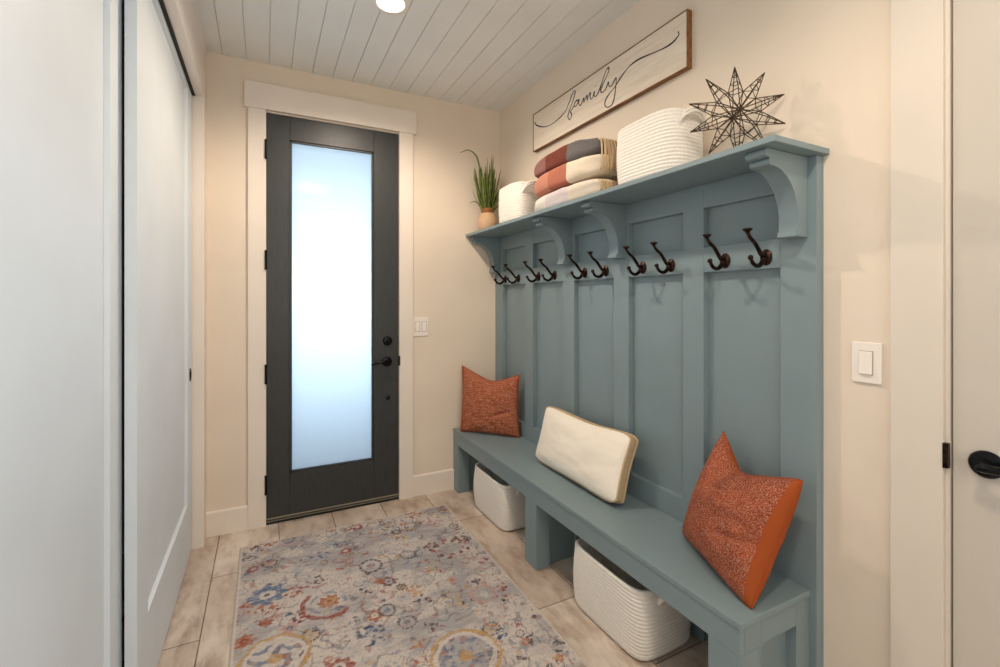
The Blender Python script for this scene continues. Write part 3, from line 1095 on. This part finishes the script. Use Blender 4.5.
def fold_layer(bm, cx, cy, z0, z1, hx, hy, seed, arch=0.02, nz=14, na=80, pw=4.5):
    """a soft folded slab"""
    rows = []
    h = (z1 - z0)
    for j in range(nz + 1):
        t = j / nz
        e = abs(2 * t - 1)
        k_ = (1 - e ** 3.2) ** (1 / 2.4)
        row = []
        for i in range(na):
            a = 2 * PI * i / na
            ca_, sa_ = math.cos(a), math.sin(a)
            rr = (abs(ca_) ** pw + abs(sa_) ** pw) ** (-1 / pw)
            u, v = rr * ca_, rr * sa_
            shr = 0.80 + 0.20 * k_
            nn = noise.noise(Vector((u * 1.6 + seed, v * 2.2, t * 2 + seed)))
            x = cx + u * (hx * shr + 0.010 * nn)
            y = cy + v * (hy - 0.055 * (1 - k_) + 0.012 * nn)
            z = z0 + h * t + arch * (1 - v * v) * t + 0.005 * noise.noise(Vector((u * 2, v * 3, seed * 3))) * (0 if j == 0 else 1)
            row.append(bm.verts.new((x, y, z)))
        rows.append(row)
    for A, Bq in zip(rows, rows[1:]):
        for k in range(na):
            bm.faces.new((A[k], A[(k + 1) % na], Bq[(k + 1) % na], Bq[k]))
    c0 = bm.verts.new((cx, cy, z0))
    c1 = bm.verts.new((cx, cy, z1 + arch))
    for k in range(na):
        bm.faces.new((rows[0][(k + 1) % na], rows[0][k], c0))
        bm.faces.new((rows[-1][k], rows[-1][(k + 1) % na], c1))


def at_origin(o, c):
    """move the mesh origin to c (object coordinates for the weave bands)"""
    o.data.transform(Matrix.Translation(-Vector(c)))
    if o.parent:
        o.matrix_parent_inverse = o.parent.matrix_world.inverted()
    o.location = Vector(c)


def fringe(bm, x0, x1, y, ztop, zbot, n, out=0.02):
    for k in range(n):
        x = x0 + (x1 - x0) * (k + 0.5) / n + random.uniform(-0.002, 0.002)
        dy = random.uniform(0.4, 1.0) * out
        zb = zbot + random.uniform(0, 0.015)
        pts = catmull([(x, y + 0.006, ztop), (x, y - dy * 0.6, ztop - 0.008), (x + random.uniform(-0.004, 0.004), y - dy, (ztop + zb) / 2), (x + random.uniform(-0.006, 0.006), y - dy * 0.9, zb)], 4)
        add_tube(bm, pts, 0.0042, 6)


TC = (1.425, 1.915)
t1 = tag(empty('folded_throw', (TC[0], TC[1], 1.803)), 'folded cream throw lying flat on the shelf beneath the plaid one', 'blanket')
bm = bmesh.new()
fold_layer(bm, TC[0], TC[1], 1.8035, 1.880, 0.122, 0.305, 1.0, arch=0.012)
o = obj('cloth', bm, 'throw_low', t1, smooth=True)
at_origin(o, (TC[0], TC[1], 1.80))
bm = bmesh.new()
fringe(bm, 1.315, 1.53, TC[1] - 0.300, 1.866, 1.806, 26, 0.016)
obj('fringe', bm, 'fringe_tan', t1, smooth=True)
t2 = tag(empty('folded_throw', (TC[0], TC[1], 1.905)), 'folded plaid throw in rust, maroon, grey and cream, topmost on the shelf', 'blanket')
bm = bmesh.new()
fold_layer(bm, TC[0], TC[1], 1.902, 1.990, 0.124, 0.308, 5.0, arch=0.018)
o = obj('lower_fold', bm, 'throw_mid', t2, smooth=True)
at_origin(o, (TC[0], TC[1], 1.90))
bm = bmesh.new()
fold_layer(bm, TC[0] + 0.002, TC[1] + 0.012, 2.000, 2.070, 0.120, 0.290, 9.0, arch=0.030)
o = obj('upper_fold', bm, 'throw_top', t2, smooth=True)
at_origin(o, (TC[0], TC[1], 2.0))
bm = bmesh.new()
fringe(bm, 1.325, 1.53, TC[1] - 0.288, 2.050, 1.905, 28, 0.035)
obj('fringe', bm, 'fringe_tan', t2, smooth=True)

# ------------------------------------------------------------------ potted grass
pc = (1.400, 2.945)
pp = tag(empty('potted_plant', (pc[0], pc[1], 1.803)), 'small clay pot of upright green grass at the far end of the shelf', 'plant')
bm = bmesh.new()
add_lathe(bm, [(0.036, 0.0), (0.052, 0.012), (0.062, 0.045), (0.064, 0.085), (0.056, 0.115), (0.044, 0.132), (0.040, 0.140), (0.036, 0.138), (0.034, 0.120), (0.01, 0.118)], (pc[0], pc[1], 1.803), 40)
obj('pot', bm, 'pot_clay', pp, angle=60)
bm = bmesh.new()
add_lathe(bm, [(0.0405, 0.1395), (0.0425, 0.144), (0.0445, 0.150), (0.0465, 0.168), (0.044, 0.173), (0.038, 0.172), (0.036, 0.150), (0.036, 0.1395)], (pc[0], pc[1], 1.803), 40)
o = obj('pot_rim', bm, 'pot_rim', pp, angle=60)
o['label'] = 'brown pot rim'
bm = bmesh.new()


def blade(base, tip, bend, w):
    base, tip = Vector(base), Vector(tip)
    n = 12
    side = (tip - base).cross(Vector((0, 0, 1)))
    side = side.normalized() if side.length > 1e-4 else Vector((1, 0, 0))
    ang = random.uniform(0, PI)
    d = (tip - base).normalized()
    side = Matrix.Rotation(ang, 3, d) @ side
    L, R, K = [], [], []
    for i in range(n + 1):
        t = i / n
        p = base.lerp(tip, t) + Vector(bend) * math.sin(PI * t) * 0.5
        ww = w * (0.55 + 0.9 * t) * (1 - t) ** 0.6 * 1.3 + 0.0006
        L.append(bm.verts.new(p - side * ww))
        K.append(bm.verts.new(p + d.cross(side) * ww * 0.45))
        R.append(bm.verts.new(p + side * ww))
    for i in range(n):
        bm.faces.new((L[i], K[i], K[i + 1], L[i + 1]))
        bm.faces.new((K[i], R[i], R[i + 1], K[i + 1]))
        bm.faces.new((R[i], L[i], L[i + 1], R[i + 1]))


zb = 1.803 + 0.125
for k in range(64):
    a = random.uniform(0, 2 * PI)
    r0 = random.uniform(0, 0.022)
    sp_ = random.uniform(0.02, 0.125)
    hh = random.uniform(0.12, 0.36) if k % 4 else random.uniform(0.30, 0.42)
    dx, dy = math.cos(a), math.sin(a)
    tx = min(pc[0] + dx * sp_, 1.535)
    ty = min(pc[1] + dy * sp_, 3.035)
    blade((pc[0] + dx * r0, pc[1] + dy * r0, zb), (tx, ty, zb + hh), (dx * 0.01, dy * 0.01, 0), random.uniform(0.006, 0.0105))
# one long blade that arches over to the left
pts = catmull([(1.39, 2.95, zb), (1.375, 2.975, zb + 0.20), (1.35, 2.985, zb + 0.38), (1.325, 2.99, zb + 0.435), (1.27, 2.985, zb + 0.455), (1.21, 2.98, zb + 0.425)], 5)
n = len(pts)
for i in range(n - 1):
    pass
add_tube(bm, pts, [0.0062 * (1 - (i / n) ** 2) + 0.0008 for i in range(n)], 6)
pts = catmull([(1.40, 2.93, zb), (1.35, 2.93, zb + 0.10), (1.31, 2.93, zb + 0.20), (1.29, 2.93, zb + 0.26)], 4)
add_tube(bm, pts, [0.005 * (1 - (i / len(pts)) ** 2) + 0.0006 for i in range(len(pts))], 6)
pts = catmull([(1.39, 2.95, zb), (1.34, 2.94, zb + 0.07), (1.29, 2.93, zb + 0.085), (1.26, 2.93, zb + 0.07)], 4)
add_tube(bm, pts, [0.004 * (1 - (i / len(pts)) ** 2) + 0.0006 for i in range(len(pts))], 6)
obj('leaves', bm, 'leaf', pp, smooth=True)

# ------------------------------------------------------------------ wire star
bm = bmesh.new()
sc_ = Vector((1.423, 1.030, 1.9635))
e1 = Vector((0.80, -0.60, 0)).normalized()      # to the viewer's right
e2 = Vector((0, 0, 1))
e3 = e1.cross(e2).normalized()
if e3.x > 0:
    e3 = -e3                                       # towards the room
NP = 10
rot = math.radians(90 + 2)


def sp3(r, a, d=0.0):
    return sc_ + e1 * (r * math.cos(a)) + e2 * (r * math.sin(a)) + e3 * d


wr = 0.0017
cf, cbk = sp3(0, 0, 0.036), sp3(0, 0, -0.036)
for k in range(NP):
    a = rot + 2 * PI * k / NP
    h = PI / NP
    R = 0.158
    tip = sp3(R, a)
    v1, v2 = sp3(0.076, a - h), sp3(0.076, a + h)
    add_tube(bm, [tip, v1], wr, 6)
    add_tube(bm, [tip, v2], wr, 6)
    add_tube(bm, [cf, v1], wr, 6)
    add_tube(bm, [cbk, v1], wr, 6)
    rf, rb = sp3(0.075, a, 0.028), sp3(0.075, a, -0.028)
    add_tube(bm, [cf, rf, tip], wr, 6)
    add_tube(bm, [cbk, rb, tip], wr, 6)
    for f_ in (0.32, 0.62):
        q = [v1.lerp(tip, f_), rf.lerp(tip, f_), v2.lerp(tip, f_), rb.lerp(tip, f_)]
        add_tube(bm, q, wr * 0.9, 6, closed=True)
    add_tube(bm, [v1, rf, v2, rb], wr * 0.9, 6, closed=True)
add_lathe(bm, [(0.001, -0.005), (0.005, 0), (0.001, 0.005)], cf, 10)
star = obj('wire_star', bm, 'aged_wire', None)
tag(star, 'dark wire ten-pointed star ornament standing at the near end of the shelf', 'ornament')

# ------------------------------------------------------------------ sign
sg = tag(empty('wall_sign', (1.545, 1.93, 2.28)), 'long cream wooden sign reading family in black script above the shelf', 'sign')
SY0, SY1, SZ0, SZ1 = 1.328, 2.540, 2.280, 2.518
obj('board', B((1.534, 1.552, SY0 + 0.004, SY1 - 0.004, SZ0 + 0.004, SZ1 - 0.004)), 'sign_board', sg)
t_ = 0.0045
bm = B((1.531, 1.5595, SY0, SY0 + t_, SZ0, SZ1), (1.531, 1.5595, SY1 - t_, SY1, SZ0, SZ1), (1.531, 1.5595, SY0 + t_, SY1 - t_, SZ0, SZ0 + t_), (1.531, 1.5595, SY0 + t_, SY1 - t_, SZ1 - t_, SZ1), bevel=0.001)
obj('frame', bm, 'frame_wood', sg)
S1 = [(2.524, 2.465), (2.493, 2.434), (2.411, 2.398), (2.333, 2.386), (2.259, 2.392), (2.220, 2.400), (2.186, 2.412), (2.158, 2.438), (2.134, 2.465), (2.116, 2.488), (2.102, 2.496), (2.092, 2.486), (2.098, 2.468), (2.116, 2.440),
      (2.139, 2.411), (2.156, 2.388), (2.160, 2.370), (2.146, 2.350), (2.132, 2.356), (2.127, 2.376), (2.139, 2.392), (2.120, 2.399), (2.104, 2.410)]
S2 = [(2.062, 2.428), (2.082, 2.432), (2.102, 2.417), (2.089, 2.403), (2.068, 2.414), (2.056, 2.430), (2.058, 2.406), (2.044, 2.392), (2.030, 2.404), (2.013, 2.422), (2.014, 2.398), (1.998, 2.416), (1.985, 2.424), (1.986, 2.397),
      (1.972, 2.418), (1.958, 2.428), (1.960, 2.404), (1.948, 2.390), (1.935, 2.400), (1.924, 2.420), (1.926, 2.399), (1.912, 2.391), (1.892, 2.403), (1.868, 2.435), (1.848, 2.468), (1.828, 2.492), (1.812, 2.494), (1.812, 2.478),
      (1.834, 2.452), (1.860, 2.425), (1.874, 2.405), (1.864, 2.391), (1.842, 2.393), (1.824, 2.408), (1.814, 2.424), (1.808, 2.400), (1.790, 2.396), (1.771, 2.411), (1.757, 2.420), (1.760, 2.380), (1.770, 2.330), (1.788, 2.300),
      (1.822, 2.300), (1.842, 2.320), (1.832, 2.345), (1.806, 2.363), (1.775, 2.375), (1.744, 2.394), (1.717, 2.412), (1.683, 2.428), (1.657, 2.436), (1.615, 2.440), (1.560, 2.434), (1.501, 2.424), (1.440, 2.417), (1.400, 2.420), (1.374, 2.434), (1.376, 2.450)]
bm = bmesh.new()
for S in (S1, S2):
    pts = catmull([(1.5340, y, z) for y, z in S], 5)
    n = len(pts)
    add_tube(bm, pts, [0.0037 + 0.0010 * math.sin(i * 0.35) for i in range(n)], 6)
add_lathe(bm, [(0.0032, -0.0015), (0.0032, 0.001)], (1.5335, 1.916, 2.447), 12, 'X')
for v in bm.verts:
    v.co.x = 1.5338 + (v.co.x - 1.5340) * 0.3
obj('lettering', bm, 'ink', sg)

# ------------------------------------------------------------------ pillows


def pillow(name, corners, thick, label, mf, mb, dent=0.0, pinch=0.06, wr_=0.006, seed=0, piping=None, flip=False, dentu=0.45, band=0, box=0.0, cr=0.0):
    """corners BL, BR, TR, TL seen from the room; front normal points to the room"""
    BL, BR, TR, TL = [Vector(c) for c in corners]
    ctr = (BL + BR + TR + TL) / 4
    nrm = ((BR - BL) + (TR - TL)).cross((TL - BL) + (TR - BR)).normalized()
    if nrm.dot(Vector((0, 0, 1.333)) - ctr) < 0:
        nrm = -nrm
    n = 56
    grids = []

    def pt(u, v, sgn):
        # u,v in -1..1 ; edges are pinched inwards between the corners
        uu = u * (1 - pinch * (1 - v * v) ** 1.0 * abs(u) ** 3)
        vv = v * (1 - pinch * (1 - u * u) ** 1.0 * abs(v) ** 3)
        if cr:
            k_ = 1 - cr * (abs(u) ** 8) * (abs(v) ** 8)
            uu, vv = uu * k_, vv * (1 - 2 * (1 - k_))
        a, b = (uu + 1) / 2, (vv + 1) / 2
        p = BL.lerp(BR, a).lerp(TL.lerp(TR, a), b)
        up = ((TL - BL) + (TR - BR)).normalized()
        if dent:
            u0 = dentu * 2 - 1
            g = 1 - (abs(u - u0) / (1 - u0) if u > u0 else abs(u - u0) / (1 + u0))
            g = g * (1 - 0.12 * math.exp(-((u - u0) / 0.12) ** 2))
            p = p - up * dent * g * sstep(-0.2, 1.0, v)
        prof = max(0.0, (1 - abs(u) ** 2.6)) ** 0.55 * max(0.0, (1 - abs(v) ** 2.6)) ** 0.55
        if dent:
            g2 = math.exp(-((u - (dentu * 2 - 1)) / 0.16) ** 2) * sstep(0.3, 1.0, v)
            prof *= 1 - 0.30 * g2
        w = noise.noise(Vector((u * 2.2 + seed, v * 2.2, sgn * 2.0 + seed)))
        edge = noise.noise(Vector((u * 5 + seed * 2, v * 5, 3 + seed)))
        crease = math.exp(-((v + 0.45 - 0.35 * u) / 0.05) ** 2) * sstep(-0.1, 0.4, u) * (1 - sstep(0.7, 0.9, u)) * (1 if seed else 0)
        d = sgn * thick / 2 * prof * (1 + 0.12 * w) + sgn * (wr_ * edge - (0.013 * crease if sgn > 0 else 0)) * min(1, prof * 1.5)
        return p + nrm * (d + sgn * box / 2)
    bm = bmesh.new()
    G = {}
    for sgn in (1, -1):
        for j in range(n + 1):
            for i in range(n + 1):
                u, v = -1 + 2 * i / n, -1 + 2 * j / n
                if not box and sgn == -1 and (i in (0, n) or j in (0, n)):
                    G[(sgn, i, j)] = G[(1, i, j)]
                else:
                    G[(sgn, i, j)] = bm.verts.new(pt(u, v, sgn))
    for sgn in (1, -1):
        for j in range(n):
            for i in range(n):
                q = [G[(sgn, i, j)], G[(sgn, i + 1, j)], G[(sgn, i + 1, j + 1)], G[(sgn, i, j + 1)]]
                if sgn < 0:
                    q = q[::-1]
                f = bm.faces.new(q)
                uc = -1 + 2 * (i + 0.5) / n
                f.material_index = 0 if sgn > 0 and not (band and uc * band > 0.91) else 1
    if box:
        loop = [(i, 0) for i in range(n)] + [(n, j) for j in range(n)] + [(n - i, n) for i in range(n)] + [(0, n - j) for j in range(n)]
        for k in range(len(loop)):
            p, q = loop[k], loop[(k + 1) % len(loop)]
            f = bm.faces.new((G[(1,) + p], G[(-1,) + p], G[(-1,) + q], G[(1,) + q]))
            f.material_index = 1
    r = empty(name, (ctr.x, ctr.y, 0.425))
    tag(r, label, 'pillow')
    lowest = min(v.co.z for v in bm.verts)
    dz = 0.4265 - lowest
    bmesh.ops.translate(bm, verts=bm.verts[:], vec=(0, 0, dz))
    obj('cover', bm, [mf, mb], r, smooth=True)
    # seam / trim round the edge
    m_ = 40
    bm = bmesh.new()
    for sg_ in ((1, -1) if box else (1,)):
        pts = [pt(-1 + 2 * k / m_, -1, sg_) for k in range(m_)] + [pt(1, -1 + 2 * k / m_, sg_) for k in range(m_)] + [pt(1 - 2 * k / m_, 1, sg_) for k in range(m_)] + [pt(-1, 1 - 2 * k / m_, sg_) for k in range(m_)]
        pts = [p + Vector((0, 0, dz)) for p in pts]
        add_tube(bm, pts, piping[1] if piping else 0.0022, 8, closed=True)
    low = min(v.co.z for v in bm.verts)
    if low < 0.4255:
        for v in bm.verts:
            v.co.z = max(v.co.z, 0.4255)
    o = obj('piping', bm, piping[0] if piping else mb, r, smooth=True)
    if piping:
        o['label'] = 'tan braided edge trim'
    return r


pillow('throw_pillow', [(1.205, 2.965, 0.43), (1.495, 2.650, 0.43), (1.505, 2.670, 0.840), (1.240, 3.020, 0.875)], 0.13,
       'small rust pillow with faint pink line pattern in the far corner of the bench', 'rust_lines', 'rust_plain', dent=0.070, pinch=0.05, seed=2, dentu=0.55, band=-1)
pillow('throw_pillow', [(1.385, 2.255, 0.44), (1.365, 1.540, 0.45), (1.470, 1.545, 0.748), (1.475, 2.265, 0.738)], 0.10,
       'oblong cream lumbar pillow with tan trim in the middle of the bench', 'cream_cloth', 'tan_trim', dent=0.015, pinch=0.05, wr_=0.0015, seed=0, piping=('tan_trim', 0.0055), dentu=0.6, box=0.038, cr=0.06)
pillow('throw_pillow', [(1.425, 1.265, 0.445), (1.262, 0.866, 0.43), (1.450, 0.822, 0.805), (1.505, 1.140, 0.870)], 0.17,
       'large rust speckled pillow leaning at the near end of the bench', 'rust_boucle', 'rust_plain', dent=0.100, pinch=0.05, seed=6, dentu=0.36, band=1, cr=0.025)
